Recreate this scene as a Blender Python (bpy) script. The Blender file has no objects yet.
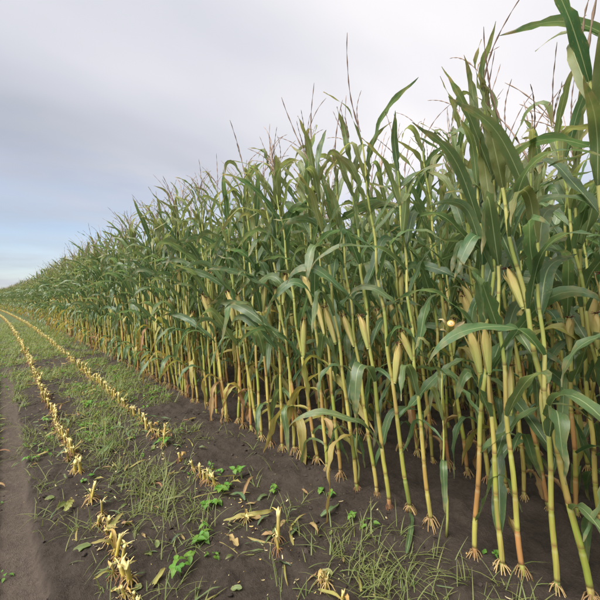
import bpy, math, random
import numpy as np
from mathutils import Matrix, Vector, Euler

SC = bpy.context.scene
R = math.radians
rng = random.Random(11)
npr = np.random.default_rng(5)

# ------------------------------------------------------------------ camera, sky, sun, exposure
CAM_H = 1.5
cd = bpy.data.cameras.new('camera'); cam = bpy.data.objects.new('camera', cd)
SC.collection.objects.link(cam)
F_ = Vector((0.65450125, 0.75568183, -0.02393906)); R_ = Vector((0.75540445, -0.65492425, -0.02093642)); U_ = Vector((0.03149955, 0.00438076, 0.99949417))
M4 = Matrix.Identity(4)
for i in range(3):
    M4[i][0], M4[i][1], M4[i][2] = R_[i], U_[i], -F_[i]
M4.translation = (0, 0, CAM_H)
cam.matrix_world = M4
cd.sensor_width = 36; cd.lens = 36 * 345 / 600; cd.clip_start = 0.05; cd.clip_end = 3000
SC.camera = cam

SUN_EL, SUN_AZ = R(54), R(-95)         # azimuth clockwise from the row direction (+Y): high over the cut side, veiled by cloud
SUN_DIR = Vector((math.sin(SUN_AZ) * math.cos(SUN_EL), math.cos(SUN_AZ) * math.cos(SUN_EL), math.sin(SUN_EL)))
SUN_STRENGTH = 1.5
SKY_STRENGTH = 0.10
EXPOSURE = 2.12

sl = bpy.data.lights.new('sun', 'SUN'); sun = bpy.data.objects.new('sun', sl); SC.collection.objects.link(sun)
sl.energy = SUN_STRENGTH; sl.angle = R(40); sl.color = (1.0, 0.96, 0.9)
sun.rotation_euler = SUN_DIR.to_track_quat('Z', 'Y').to_euler()

W = bpy.data.worlds.new('World'); SC.world = W; W.use_nodes = True
wn, wl = W.node_tree.nodes, W.node_tree.links
wn.clear()
def N(nodes, t, **kw):
    n = nodes.new(t)
    for k, v in kw.items():
        if k.startswith('i_'):
            key = k[2:]; n.inputs[int(key) if key.isdigit() else key.replace('_', ' ')].default_value = v
        else:
            setattr(n, k, v)
    return n
def mathn(nodes, links, op, a, b=None, c=None, clamp=False):
    n = nodes.new('ShaderNodeMath'); n.operation = op; n.use_clamp = clamp
    for i, v in enumerate((a, b, c)):
        if v is None: continue
        if isinstance(v, (int, float)): n.inputs[i].default_value = v
        else: links.new(v, n.inputs[i])
    return n.outputs[0]
def mixc(nodes, links, fac, a, b, blend='MIX'):
    n = nodes.new('ShaderNodeMix'); n.data_type = 'RGBA'; n.blend_type = blend
    for idx, v in ((0, fac), (6, a), (7, b)):
        if isinstance(v, (int, float)): n.inputs[idx].default_value = v
        elif isinstance(v, tuple): n.inputs[idx].default_value = (*v[:3], 1)
        else: links.new(v, n.inputs[idx])
    return n.outputs[2]
def ramp(nodes, links, fac, stops, interp='LINEAR'):
    n = nodes.new('ShaderNodeValToRGB'); n.color_ramp.interpolation = interp
    e = n.color_ramp.elements
    while len(e) < len(stops): e.new(0.5)
    for i, (p, c) in enumerate(stops):
        e[i].position = p
        c = (c, c, c) if isinstance(c, (int, float)) else c
        e[i].color = (*c[:3], 1)
    links.new(fac, n.inputs[0])
    return n.outputs[0]

sky = N(wn, 'ShaderNodeTexSky', sky_type='NISHITA', sun_disc=False, sun_elevation=SUN_EL, sun_rotation=SUN_AZ, dust_density=0.0, air_density=1.0, ozone_density=1.5)
tc = N(wn, 'ShaderNodeTexCoord')
nrm = N(wn, 'ShaderNodeVectorMath', operation='NORMALIZE'); wl.new(tc.outputs['Generated'], nrm.inputs[0])
sep = N(wn, 'ShaderNodeSeparateXYZ'); wl.new(nrm.outputs[0], sep.inputs[0])
zz = mathn(wn, wl, 'MAXIMUM', sep.outputs[2], 0.0)
den = mathn(wn, wl, 'ADD', zz, 0.22)
cmb = N(wn, 'ShaderNodeCombineXYZ')
wl.new(mathn(wn, wl, 'DIVIDE', sep.outputs[0], den), cmb.inputs[0]); wl.new(mathn(wn, wl, 'DIVIDE', sep.outputs[1], den), cmb.inputs[1])
mp = N(wn, 'ShaderNodeMapping'); mp.inputs['Rotation'].default_value = (0, 0, R(38)); mp.inputs['Scale'].default_value = (0.55, 1.0, 1); wl.new(cmb.outputs[0], mp.inputs[0])
n1 = N(wn, 'ShaderNodeTexNoise', i_Scale=1.15, i_Detail=3.0, i_Roughness=0.4); n1.inputs['Distortion'].default_value = 0.35; wl.new(mp.outputs[0], n1.inputs['Vector'])
n2 = N(wn, 'ShaderNodeTexNoise', i_Scale=2.6, i_Detail=4.0, i_Roughness=0.5); wl.new(mp.outputs[0], n2.inputs['Vector'])
dt = N(wn, 'ShaderNodeVectorMath', operation='DOT_PRODUCT'); wl.new(nrm.outputs[0], dt.inputs[0]); dt.inputs[1].default_value = SUN_DIR
cs = mathn(wn, wl, 'MAXIMUM', dt.outputs['Value'], 0.0)
glow = mathn(wn, wl, 'ADD', mathn(wn, wl, 'MULTIPLY', mathn(wn, wl, 'POWER', cs, 3.0), 0.16), mathn(wn, wl, 'MULTIPLY', mathn(wn, wl, 'POWER', cs, 14.0), 0.35))
cie = mathn(wn, wl, 'MULTIPLY_ADD', zz, 0.03, 0.136)
var = mathn(wn, wl, 'ADD', mathn(wn, wl, 'MULTIPLY_ADD', n1.outputs[0], 1.05, 0.50), mathn(wn, wl, 'MULTIPLY_ADD', n2.outputs[0], 0.12, -0.06))
thn = N(wn, 'ShaderNodeVectorMath', operation='DOT_PRODUCT'); wl.new(nrm.outputs[0], thn.inputs[0]); thn.inputs[1].default_value = (0.80, 0.25, 0.545)
thin = mathn(wn, wl, 'MULTIPLY', mathn(wn, wl, 'POWER', mathn(wn, wl, 'MAXIMUM', thn.outputs['Value'], 0.0), 3.0), 0.06)   # thinner, brighter cloud over the crop
bright = mathn(wn, wl, 'MULTIPLY', mathn(wn, wl, 'ADD', mathn(wn, wl, 'ADD', cie, glow), thin), var)
ccol = mixc(wn, wl, ramp(wn, wl, bright, [(0.10, 0.0), (0.22, 1.0)]), (0.85, 0.93, 1.12), (1.01, 0.985, 1.015))
vs = N(wn, 'ShaderNodeVectorMath', operation='SCALE'); wl.new(ccol, vs.inputs[0]); wl.new(mathn(wn, wl, 'MULTIPLY', bright, 1.0 / SKY_STRENGTH), vs.inputs['Scale'])
# cloud cover: closed overhead, thinning to blue low down
cov = mathn(wn, wl, 'ADD', mathn(wn, wl, 'MULTIPLY', zz, 1.7), mathn(wn, wl, 'MULTIPLY_ADD', n2.outputs[0], 0.9, -0.05))
cov = mathn(wn, wl, 'ADD', cov, mathn(wn, wl, 'MULTIPLY', mathn(wn, wl, 'SUBTRACT', 1.0, mathn(wn, wl, 'MULTIPLY', zz, 9.0), clamp=True), 0.45), clamp=True)
dim = N(wn, 'ShaderNodeVectorMath', operation='SCALE'); dim.inputs['Scale'].default_value = 0.42; wl.new(sky.outputs[0], dim.inputs[0])
skymix = mixc(wn, wl, cov, dim.outputs[0], vs.outputs[0])
bg = N(wn, 'ShaderNodeBackground', i_Strength=SKY_STRENGTH); wl.new(skymix, bg.inputs[0])
wo = N(wn, 'ShaderNodeOutputWorld'); wl.new(bg.outputs[0], wo.inputs[0])

SC.view_settings.view_transform = 'Standard'; SC.view_settings.look = 'None'
SC.view_settings.gamma = 1; SC.view_settings.use_curve_mapping = False
SC.view_settings.exposure = EXPOSURE
SC.render.engine = 'CYCLES'
SC.cycles.use_denoising = True
SC.cycles.max_bounces = 6; SC.cycles.diffuse_bounces = 4; SC.cycles.glossy_bounces = 2; SC.cycles.transmission_bounces = 4

# ------------------------------------------------------------------ helpers
COL = SC.collection
class MB:
    """vertex/face collector with per-vertex float attributes"""
    def __init__(s): s.v, s.f, s.a, s.m = [], [], {}, []
    def add(s, vs, fs, mat=0, **at):
        o = len(s.v); s.v += [tuple(p) for p in vs]
        s.f += [tuple(i + o for i in f) for f in fs]; s.m += [mat] * len(fs)
        for k in set(s.a) | set(at):
            s.a.setdefault(k, [0.0] * o)
            val = at.get(k, 0.0)
            s.a[k] += list(val) if hasattr(val, '__len__') else [float(val)] * len(vs)
    def mesh(s, name, mats, smooth=True):
        me = bpy.data.meshes.new(name); me.from_pydata(s.v, [], s.f); 
        for m in (mats if isinstance(mats, (list, tuple)) else [mats]): me.materials.append(m)
        if any(s.m): me.polygons.foreach_set('material_index', s.m)
        for k, vals in s.a.items():
            me.attributes.new(k, 'FLOAT', 'POINT').data.foreach_set('value', vals)
        if smooth: me.polygons.foreach_set('use_smooth', [True] * len(me.polygons))
        me.update(); return me
def tube(mb, pts, rad, sides=6, cap=True, mat=0, **at):
    """tube along pts; attributes given per ring"""
    pts = [Vector(p) for p in pts]; n = len(pts); vs, fs = [], []
    ref = Vector((0.31, 0.2, 0.93)); 
    for i, p in enumerate(pts):
        t = (pts[min(i + 1, n - 1)] - pts[max(i - 1, 0)]).normalized()
        b = t.cross(ref if abs(t.dot(ref)) < 0.95 else Vector((1, 0, 0))).normalized(); c = t.cross(b)
        for k in range(sides):
            a = 2 * math.pi * k / sides
            vs.append(p + (b * math.cos(a) + c * math.sin(a)) * rad[i])
    for i in range(n - 1):
        for k in range(sides):
            k2 = (k + 1) % sides
            fs.append((i * sides + k, i * sides + k2, (i + 1) * sides + k2, (i + 1) * sides + k))
    if cap:
        fs.append(tuple(range(sides))[::-1]); fs.append(tuple((n - 1) * sides + k for k in range(sides)))
    att = {k: ([x for x in v for _ in range(sides)] if hasattr(v, '__len__') else v) for k, v in at.items()}
    mb.add(vs, fs, mat, **att)
def obj(name, me, parent=None, loc=(0, 0, 0), rot=(0, 0, 0), scale=1.0):
    o = bpy.data.objects.new(name, me); COL.objects.link(o)
    if parent is not None: o.parent = parent
    o.location = loc; o.rotation_euler = rot
    o.scale = (scale,) * 3 if isinstance(scale, (int, float)) else scale
    return o
def tag(o, label=None, cat=None, group=None, kind=None):
    for k, v in (('label', label), ('category', cat), ('group', group), ('kind', kind)):
        if v: o[k] = v
    return o
# lattice value noise
_perm = npr.random((256, 256))
def vnoise(x, y):
    x = np.asarray(x, float); y = np.asarray(y, float)
    xi = np.floor(x).astype(int); yi = np.floor(y).astype(int); fx = x - xi; fy = y - yi
    fx = fx * fx * (3 - 2 * fx); fy = fy * fy * (3 - 2 * fy)
    g = lambda a, b: _perm[a % 256, b % 256]
    return (g(xi, yi) * (1 - fx) + g(xi + 1, yi) * fx) * (1 - fy) + (g(xi, yi + 1) * (1 - fx) + g(xi + 1, yi + 1) * fx) * fy
def fbm(x, y, o=3):
    s = 0; a = 0.5
    for k in range(o):
        s = s + a * vnoise(x * 2 ** k + 17.3 * k, y * 2 ** k + 9.1 * k); a *= 0.5
    return s
def sstep(a, b, x):
    t = np.clip((x - a) / (b - a), 0, 1); return t * t * (3 - 2 * t)

ROWS = [0.42 + 0.75 * k for k in range(-1, 24)]
STUB1, STUB2, CORN0 = 0.43, 1.14, 1.92
def bend(y):
    y = np.maximum(np.asarray(y, float) - 8, 0); return -0.0006 * np.minimum(y, 60) ** 2 - 0.072 * np.maximum(y - 60, 0)
def track_mask(x, y):
    e = 0.03 * (vnoise(y * 2.2, 3.0) - 0.5) + 0.02 * (vnoise(y * 9, 8.0) - 0.5)
    return sstep(-0.10, -0.05, x - e) * (1 - sstep(0.105, 0.135, x - e - 0.02 * (vnoise(y * 26, 5.0) - 0.5))) * (1 - 0.75 * sstep(7, 12, y) )
def gh(x, y):
    x = np.asarray(x, float); y = np.asarray(y, float); xb = x - bend(y)
    near = 1 - sstep(14, 40, np.hypot(x, y))
    tm = track_mask(xb, y)
    ridge = 0.0
    for r in (STUB1, STUB2, CORN0, CORN0 + 0.75, CORN0 + 1.5):
        ridge = ridge + 0.022 * np.exp(-((xb - r) / 0.11) ** 2)
    bil = lambda s, ox: np.abs(vnoise(x * s + ox, y * s + 2 * ox) - 0.5) * 2
    clod = 0.040 * fbm(x * 3.1, y * 3.1, 3) + 0.042 * (1 - bil(9, 4.2)) * vnoise(x * 4, y * 4 + 7) + 0.034 * (1 - bil(21, 1.7)) * vnoise(x * 7 + 3, y * 7) + 0.008 * vnoise(x * 44, y * 44)
    lug = 0.004 * np.maximum(0, np.sin((y + 0.35 * np.abs(xb - 0.06)) * 2 * np.pi / 0.16)) 
    return near * ((clod + ridge) * (1 - tm) + tm * (-0.012 + lug + 0.010 * fbm(x * 5, y * 5, 2) + 0.003 * vnoise(x * 40, y * 40)))
def ghf(x, y): return float(gh(x, y))

# ------------------------------------------------------------------ materials
def new_mat(name):
    m = bpy.data.materials.new(name); m.use_nodes = True
    nt = m.node_tree; nt.nodes.clear(); return m, nt.nodes, nt.links
def attr(nodes, name): return N(nodes, 'ShaderNodeAttribute', attribute_name=name).outputs['Fac']
def rand_tint(n, l):
    oi = N(n, 'ShaderNodeObjectInfo'); return mathn(n, l, 'FRACT', mathn(n, l, 'ADD', oi.outputs['Random'], attr(n, 'tint')))
def out_bsdf(n, l, col, rough=0.6, spec=0.3, bump=None, trans=None, tcol=None, bdist=0.002, bstr=0.6, rough_sock=None):
    p = N(n, 'ShaderNodeBsdfPrincipled', i_Roughness=rough); p.inputs['Specular IOR Level'].default_value = spec
    if isinstance(col, tuple): p.inputs['Base Color'].default_value = (*col, 1)
    else: l.new(col, p.inputs['Base Color'])
    if rough_sock is not None: l.new(rough_sock, p.inputs['Roughness'])
    if bump is not None:
        b = N(n, 'ShaderNodeBump', i_Strength=bstr, i_Distance=bdist); l.new(bump, b.inputs['Height']); l.new(b.outputs[0], p.inputs['Normal'])
    res = p.outputs[0]
    if trans:
        t = N(n, 'ShaderNodeBsdfTranslucent')
        if tcol is None: l.new(col, t.inputs[0])
        else: l.new(tcol, t.inputs[0])
        mx = N(n, 'ShaderNodeMixShader', i_0=trans); l.new(res, mx.inputs[1]); l.new(t.outputs[0], mx.inputs[2]); res = mx.outputs[0]
    o = N(n, 'ShaderNodeOutputMaterial'); l.new(res, o.inputs[0])

def leaf_material(name, dark, light, rib, tip, trans=0.32, rough=0.42, dry=0.12):
    m, n, l = new_mat(name)
    ac, al, rt = attr(n, 'across'), attr(n, 'along'), rand_tint(n, l)
    tcn = N(n, 'ShaderNodeTexCoord')
    nz = N(n, 'ShaderNodeTexNoise', i_Scale=9.0, i_Detail=2.0); l.new(tcn.outputs['Object'], nz.inputs['Vector'])
    base = mixc(n, l, mathn(n, l, 'ADD', mathn(n, l, 'MULTIPLY', rt, 0.75), mathn(n, l, 'MULTIPLY_ADD', nz.outputs[0], 0.9, -0.35), clamp=True), dark, light)
    hsv = N(n, 'ShaderNodeHueSaturation', i_Saturation=1.0, i_Value=1.0); l.new(mathn(n, l, 'MULTIPLY_ADD', mathn(n, l, 'FRACT', mathn(n, l, 'MULTIPLY', rt, 7.31)), 0.05, 0.468), hsv.inputs['Hue']); l.new(base, hsv.inputs['Color'])
    base = hsv.outputs[0]
    aa = mathn(n, l, 'ABSOLUTE', ac)
    cb_ = N(n, 'ShaderNodeCombineXYZ'); l.new(mathn(n, l, 'MULTIPLY', ac, 5.0), cb_.inputs[0]); l.new(mathn(n, l, 'MULTIPLY', al, 16.0), cb_.inputs[1]); l.new(mathn(n, l, 'MULTIPLY', rt, 40.0), cb_.inputs[2])
    les = N(n, 'ShaderNodeTexNoise', i_Scale=1.0, i_Detail=3.0, i_Roughness=0.6); l.new(cb_.outputs[0], les.inputs['Vector'])
    vein = mathn(n, l, 'MULTIPLY_ADD', mathn(n, l, 'SINE', mathn(n, l, 'MULTIPLY', ac, 70.0)), 0.5, 0.5)
    base = mixc(n, l, mathn(n, l, 'MULTIPLY', vein, 0.16), base, light)
    # dry tips and edges
    edge = mathn(n, l, 'ADD', mathn(n, l, 'MULTIPLY', mathn(n, l, 'POWER', al, 5.0), 0.9), mathn(n, l, 'MULTIPLY', mathn(n, l, 'POWER', aa, 6.0), 0.35))
    nz2 = N(n, 'ShaderNodeTexNoise', i_Scale=24.0, i_Detail=1.0); l.new(tcn.outputs['Object'], nz2.inputs['Vector'])
    dryf = mathn(n, l, 'MULTIPLY', edge, mathn(n, l, 'MULTIPLY_ADD', nz2.outputs[0], 4.0, -2.0 + dry * 3, clamp=True), clamp=True)
    base = mixc(n, l, dryf, base, tip)
    base = mixc(n, l, mathn(n, l, 'MULTIPLY', ramp(n, l, les.outputs[0], [(0.63, 0.0), (0.72, 1.0)]), 0.55), base, tip)
    base = mixc(n, l, mathn(n, l, 'MULTIPLY', ramp(n, l, les.outputs[0], [(0.30, 1.0), (0.42, 0.0)]), 0.45), base, light)
    ribf = mathn(n, l, 'SUBTRACT', 1.0, mathn(n, l, 'MULTIPLY', aa, 11.0), clamp=True)
    ribf = mathn(n, l, 'MULTIPLY', mathn(n, l, 'MULTIPLY', ribf, 1.6, clamp=True), mathn(n, l, 'SUBTRACT', 1.05, al, clamp=True))
    col = mixc(n, l, ribf, base, rib)
    hs = N(n, 'ShaderNodeHueSaturation', i_Saturation=1.12, i_Value=1.9); hs.inputs['Hue'].default_value = 0.485; l.new(col, hs.inputs['Color'])
    bh = mathn(n, l, 'ADD', mathn(n, l, 'MULTIPLY', vein, 0.5), mathn(n, l, 'MULTIPLY', ribf, -1.2))
    out_bsdf(n, l, col, rough, 0.5, bump=bh, trans=trans, tcol=hs.outputs[0], bdist=0.0012, bstr=0.5)
    return m
M_LEAF = leaf_material('maize_leaf', (0.047, 0.103, 0.044), (0.122, 0.190, 0.074), (0.36, 0.42, 0.21), (0.36, 0.27, 0.12), trans=0.36, rough=0.34)
M_LEAFTOP = leaf_material('maize_leaf_upper', (0.080, 0.134, 0.046), (0.195, 0.235, 0.082), (0.38, 0.41, 0.20), (0.36, 0.27, 0.12), trans=0.36, dry=0.25)
M_DRY = leaf_material('maize_leaf_withered', (0.20, 0.115, 0.045), (0.42, 0.31, 0.13), (0.46, 0.38, 0.19), (0.24, 0.13, 0.05), trans=0.28, rough=0.7, dry=0.3)
M_GOLD = leaf_material('yellowing_leaf', (0.20, 0.22, 0.05), (0.38, 0.34, 0.10), (0.45, 0.43, 0.20), (0.34, 0.20, 0.07), trans=0.3, rough=0.55, dry=0.3)

def stalk_material():
    m, n, l = new_mat('maize_stalk')
    al, nd, sg = attr(n, 'along'), attr(n, 'node'), attr(n, 'seg')
    rt = rand_tint(n, l)
    s2 = mathn(n, l, 'FRACT', mathn(n, l, 'ADD', sg, mathn(n, l, 'MULTIPLY', rt, 5.0)))
    tcn = N(n, 'ShaderNodeTexCoord'); mp = N(n, 'ShaderNodeMapping'); mp.inputs['Scale'].default_value = (60, 60, 5); l.new(tcn.outputs['Object'], mp.inputs[0])
    nz = N(n, 'ShaderNodeTexNoise', i_Scale=1.0, i_Detail=4.0); l.new(mp.outputs[0], nz.inputs['Vector'])
    low = ramp(n, l, s2, [(0.0, (0.32, 0.33, 0.065)), (0.33, (0.46, 0.37, 0.10)), (0.58, (0.26, 0.32, 0.05)), (0.80, (0.38, 0.19, 0.065)), (1.0, (0.18, 0.24, 0.045))])
    high = ramp(n, l, s2, [(0.0, (0.22, 0.275, 0.065)), (0.5, (0.32, 0.34, 0.09)), (1.0, (0.42, 0.40, 0.13))])
    col = mixc(n, l, ramp(n, l, al, [(0.20, 0.0), (0.52, 1.0)]), low, high)
    st = mathn(n, l, 'MULTIPLY', mathn(n, l, 'MULTIPLY_ADD', nz.outputs[0], 4.0, -1.85, clamp=True), mathn(n, l, 'SUBTRACT', 0.85, al, clamp=True))
    col = mixc(n, l, st, col, (0.30, 0.15, 0.06))
    nodef = mathn(n, l, 'SUBTRACT', 1.0, mathn(n, l, 'MULTIPLY', nd, 9.0), clamp=True)
    col = mixc(n, l, mathn(n, l, 'MULTIPLY', nodef, 0.75), col, (0.16, 0.085, 0.035))
    collar = mathn(n, l, 'SUBTRACT', 1.0, mathn(n, l, 'MULTIPLY', mathn(n, l, 'ABSOLUTE', mathn(n, l, 'SUBTRACT', nd, 0.84)), 16.0), clamp=True)
    col = mixc(n, l, mathn(n, l, 'MULTIPLY', collar, 0.35), col, (0.40, 0.40, 0.20))
    mud = mathn(n, l, 'MULTIPLY', mathn(n, l, 'SUBTRACT', 1.0, mathn(n, l, 'MULTIPLY', al, 14.0), clamp=True), mathn(n, l, 'MULTIPLY_ADD', nz.outputs[0], 3.0, -0.9, clamp=True))
    col = mixc(n, l, mathn(n, l, 'MULTIPLY', mud, 0.8), col, (0.07, 0.05, 0.036))
    out_bsdf(n, l, col, 0.58, 0.3, bump=nz.outputs[0], trans=0.06, bdist=0.002, bstr=0.35)
    return m
M_STALK = stalk_material()

def plain_noise(name, a, b, scale=30, rough=0.7, trans=None, spec=0.25, bump=0.4, stretch=(1, 1, 1), c=None):
    m, n, l = new_mat(name)
    rt = rand_tint(n, l)
    tcn = N(n, 'ShaderNodeTexCoord'); mp = N(n, 'ShaderNodeMapping'); mp.inputs['Scale'].default_value = stretch; l.new(tcn.outputs['Object'], mp.inputs[0])
    nz = N(n, 'ShaderNodeTexNoise', i_Scale=scale, i_Detail=4.0); l.new(mp.outputs[0], nz.inputs['Vector'])
    f = mathn(n, l, 'ADD', mathn(n, l, 'MULTIPLY_ADD', nz.outputs[0], 1.6, -0.8), rt, clamp=True)
    col = mixc(n, l, f, a, b)
    if c: col = mixc(n, l, mathn(n, l, 'POWER', attr(n, 'along'), 2.0), col, c)
    out_bsdf(n, l, col, rough, spec, bump=nz.outputs[0] if bump else None, trans=trans, bstr=bump or 0)
    return m
M_HUSK = plain_noise('ear_husk', (0.33, 0.39, 0.10), (0.60, 0.53, 0.21), 14, 0.55, 0.15, stretch=(5, 5, 0.4), bump=0.8, c=(0.52, 0.34, 0.14))
M_SILK = plain_noise('ear_silk', (0.045, 0.020, 0.012), (0.12, 0.05, 0.025), 60, 0.8)
M_TASSEL = plain_noise('tassel', (0.24, 0.155, 0.12), (0.40, 0.29, 0.21), 40, 0.8, 0.15)
M_ROOT = plain_noise('brace_root', (0.20, 0.12, 0.055), (0.42, 0.30, 0.13), 30, 0.75)
M_ROOTRED = plain_noise('stub_root', (0.13, 0.065, 0.038), (0.29, 0.165, 0.08), 30, 0.8)
M_STUB = plain_noise('stub_stem', (0.28, 0.21, 0.035), (0.60, 0.46, 0.08), 18, 0.7, 0.08, bump=0.9, stretch=(8, 8, 0.8), c=(0.62, 0.52, 0.22))
M_FRAY = plain_noise('shredded_pith', (0.54, 0.42, 0.13), (0.70, 0.60, 0.30), 30, 0.7, 0.2)
M_SHEATH = plain_noise('dry_sheath', (0.40, 0.25, 0.08), (0.60, 0.46, 0.17), 20, 0.7, 0.25)
M_KERNEL = plain_noise('cob_kernel', (0.52, 0.27, 0.06), (0.62, 0.38, 0.12), 20, 0.5)
M_COB = plain_noise('cob_core', (0.50, 0.42, 0.28), (0.60, 0.52, 0.38), 60, 0.7)
M_CHAFF = plain_noise('chaff', (0.34, 0.27, 0.13), (0.58, 0.50, 0.30), 20, 0.75, 0.2)
M_GRASS = leaf_material('grass_blade', (0.095, 0.140, 0.034), (0.200, 0.235, 0.075), (0.20, 0.235, 0.08), (0.40, 0.34, 0.16), trans=0.3, rough=0.5, dry=0.2)
M_WEED = leaf_material('weed_leaf', (0.075, 0.200, 0.022), (0.130, 0.290, 0.040), (0.20, 0.34, 0.09), (0.22, 0.26, 0.06), trans=0.35, rough=0.45, dry=0.0)
M_STEM = plain_noise('weed_stem', (0.10, 0.16, 0.04), (0.20, 0.24, 0.08), 20, 0.6)
M_BARK = plain_noise('bark', (0.06, 0.045, 0.03), (0.10, 0.08, 0.055), 4, 0.9)
M_FARLEAF = leaf_material('tree_leaf', (0.030, 0.052, 0.020), (0.06, 0.09, 0.032), (0.06, 0.09, 0.032), (0.06, 0.08, 0.03), trans=0.25)

def soil_material(name='soil'):
    m, n, l = new_mat(name)
    tcn = N(n, 'ShaderNodeTexCoord'); P = tcn.outputs['Object']
    def nz(s, d=5, r=0.6):
        x = N(n, 'ShaderNodeTexNoise', i_Scale=s, i_Detail=float(d), i_Roughness=r); l.new(P, x.inputs['Vector']); return x.outputs[0]
    big, mid, fine, grit = nz(0.9, 4), nz(6), nz(38, 6, 0.7), nz(160, 3, 0.7)
    col = mixc(n, l, ramp(n, l, mid, [(0.32, 0.0), (0.68, 1.0)]), (0.027, 0.0195, 0.0145), (0.057, 0.043, 0.0325))
    col = mixc(n, l, mathn(n, l, 'MULTIPLY', ramp(n, l, fine, [(0.4, 0.0), (0.75, 1.0)]), 0.5), col, (0.094, 0.074, 0.056))
    trk = attr(n, 'track')
    tcol = mixc(n, l, ramp(n, l, fine, [(0.35, 0.0), (0.7, 1.0)]), (0.080, 0.060, 0.046), (0.122, 0.094, 0.073))
    col = mixc(n, l, mathn(n, l, 'MULTIPLY', trk, mathn(n, l, 'MULTIPLY_ADD', mid, 0.9, 0.42, clamp=True)), col, tcol)
    # beyond the built blades the ground between the rows is a weedy green
    far = attr(n, 'green')
    gcol = mixc(n, l, ramp(n, l, nz(14, 4), [(0.35, 0.0), (0.65, 1.0)]), (0.055, 0.085, 0.026), (0.12, 0.15, 0.05))
    col = mixc(n, l, mathn(n, l, 'MULTIPLY', far, ramp(n, l, nz(2.2, 4), [(0.36, 0.0), (0.52, 1.0)])), col, gcol)
    h = mathn(n, l, 'ADD', mathn(n, l, 'MULTIPLY', fine, 1.0), mathn(n, l, 'MULTIPLY', grit, 0.45))
    rg = mathn(n, l, 'MULTIPLY_ADD', mid, -0.35, 1.0)
    out_bsdf(n, l, col, 0.85, 0.25, bump=h, bdist=0.025, bstr=0.95, rough_sock=rg)
    return m
M_SOIL = soil_material()
M_CLOD = plain_noise('soil_clod', (0.026, 0.019, 0.0155), (0.060, 0.046, 0.037), 40, 0.95, bump=0.9)

# ------------------------------------------------------------------ ground sheet
def lines(lo, hi, step, far, g=1.16):
    a = list(np.arange(lo, hi, step)); s = step
    while a[-1] < far: s *= g; a.append(a[-1] + s)
    return a
xs = np.array(sorted([-v for v in lines(0.5, 0.51, 0.02, 700)[1:]] + list(np.arange(-0.5, 3.2, 0.021)) + lines(3.2, 3.21, 0.05, 900)[0:]))
ys = np.array(sorted([-v for v in lines(0.6, 0.61, 0.03, 400)[1:]] + list(np.arange(-0.6, 6.0, 0.026)) + lines(6.0, 6.01, 0.03, 1800, 1.03)))
X, Y = np.meshgrid(xs, ys); Z = gh(X, Y)
XB = X - bend(Y)
gv = np.stack([X.ravel(), Y.ravel(), Z.ravel()], 1); nx, ny = len(xs), len(ys)
ii, jj = np.meshgrid(np.arange(nx - 1), np.arange(ny - 1)); q = (jj * nx + ii).ravel()
gf = np.stack([q, q + 1, q + nx + 1, q + nx], 1)
me = bpy.data.meshes.new('ground'); me.vertices.add(len(gv)); me.vertices.foreach_set('co', gv.ravel())
me.loops.add(gf.size); me.loops.foreach_set('vertex_index', gf.ravel()); me.polygons.add(len(gf)); me.polygons.foreach_set('loop_start', np.arange(0, gf.size, 4)); 
me.update(calc_edges=True); me.polygons.foreach_set('use_smooth', np.ones(len(gf), bool)); me.materials.append(M_SOIL)
me.attributes.new('track', 'FLOAT', 'POINT').data.foreach_set('value', track_mask(XB, Y).ravel())
green = sstep(9, 18, Y) * (1 - sstep(1.75, 2.1, XB)) 
me.attributes.new('green', 'FLOAT', 'POINT').data.foreach_set('value', green.ravel())
tag(obj('ground', me), kind='structure')

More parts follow.
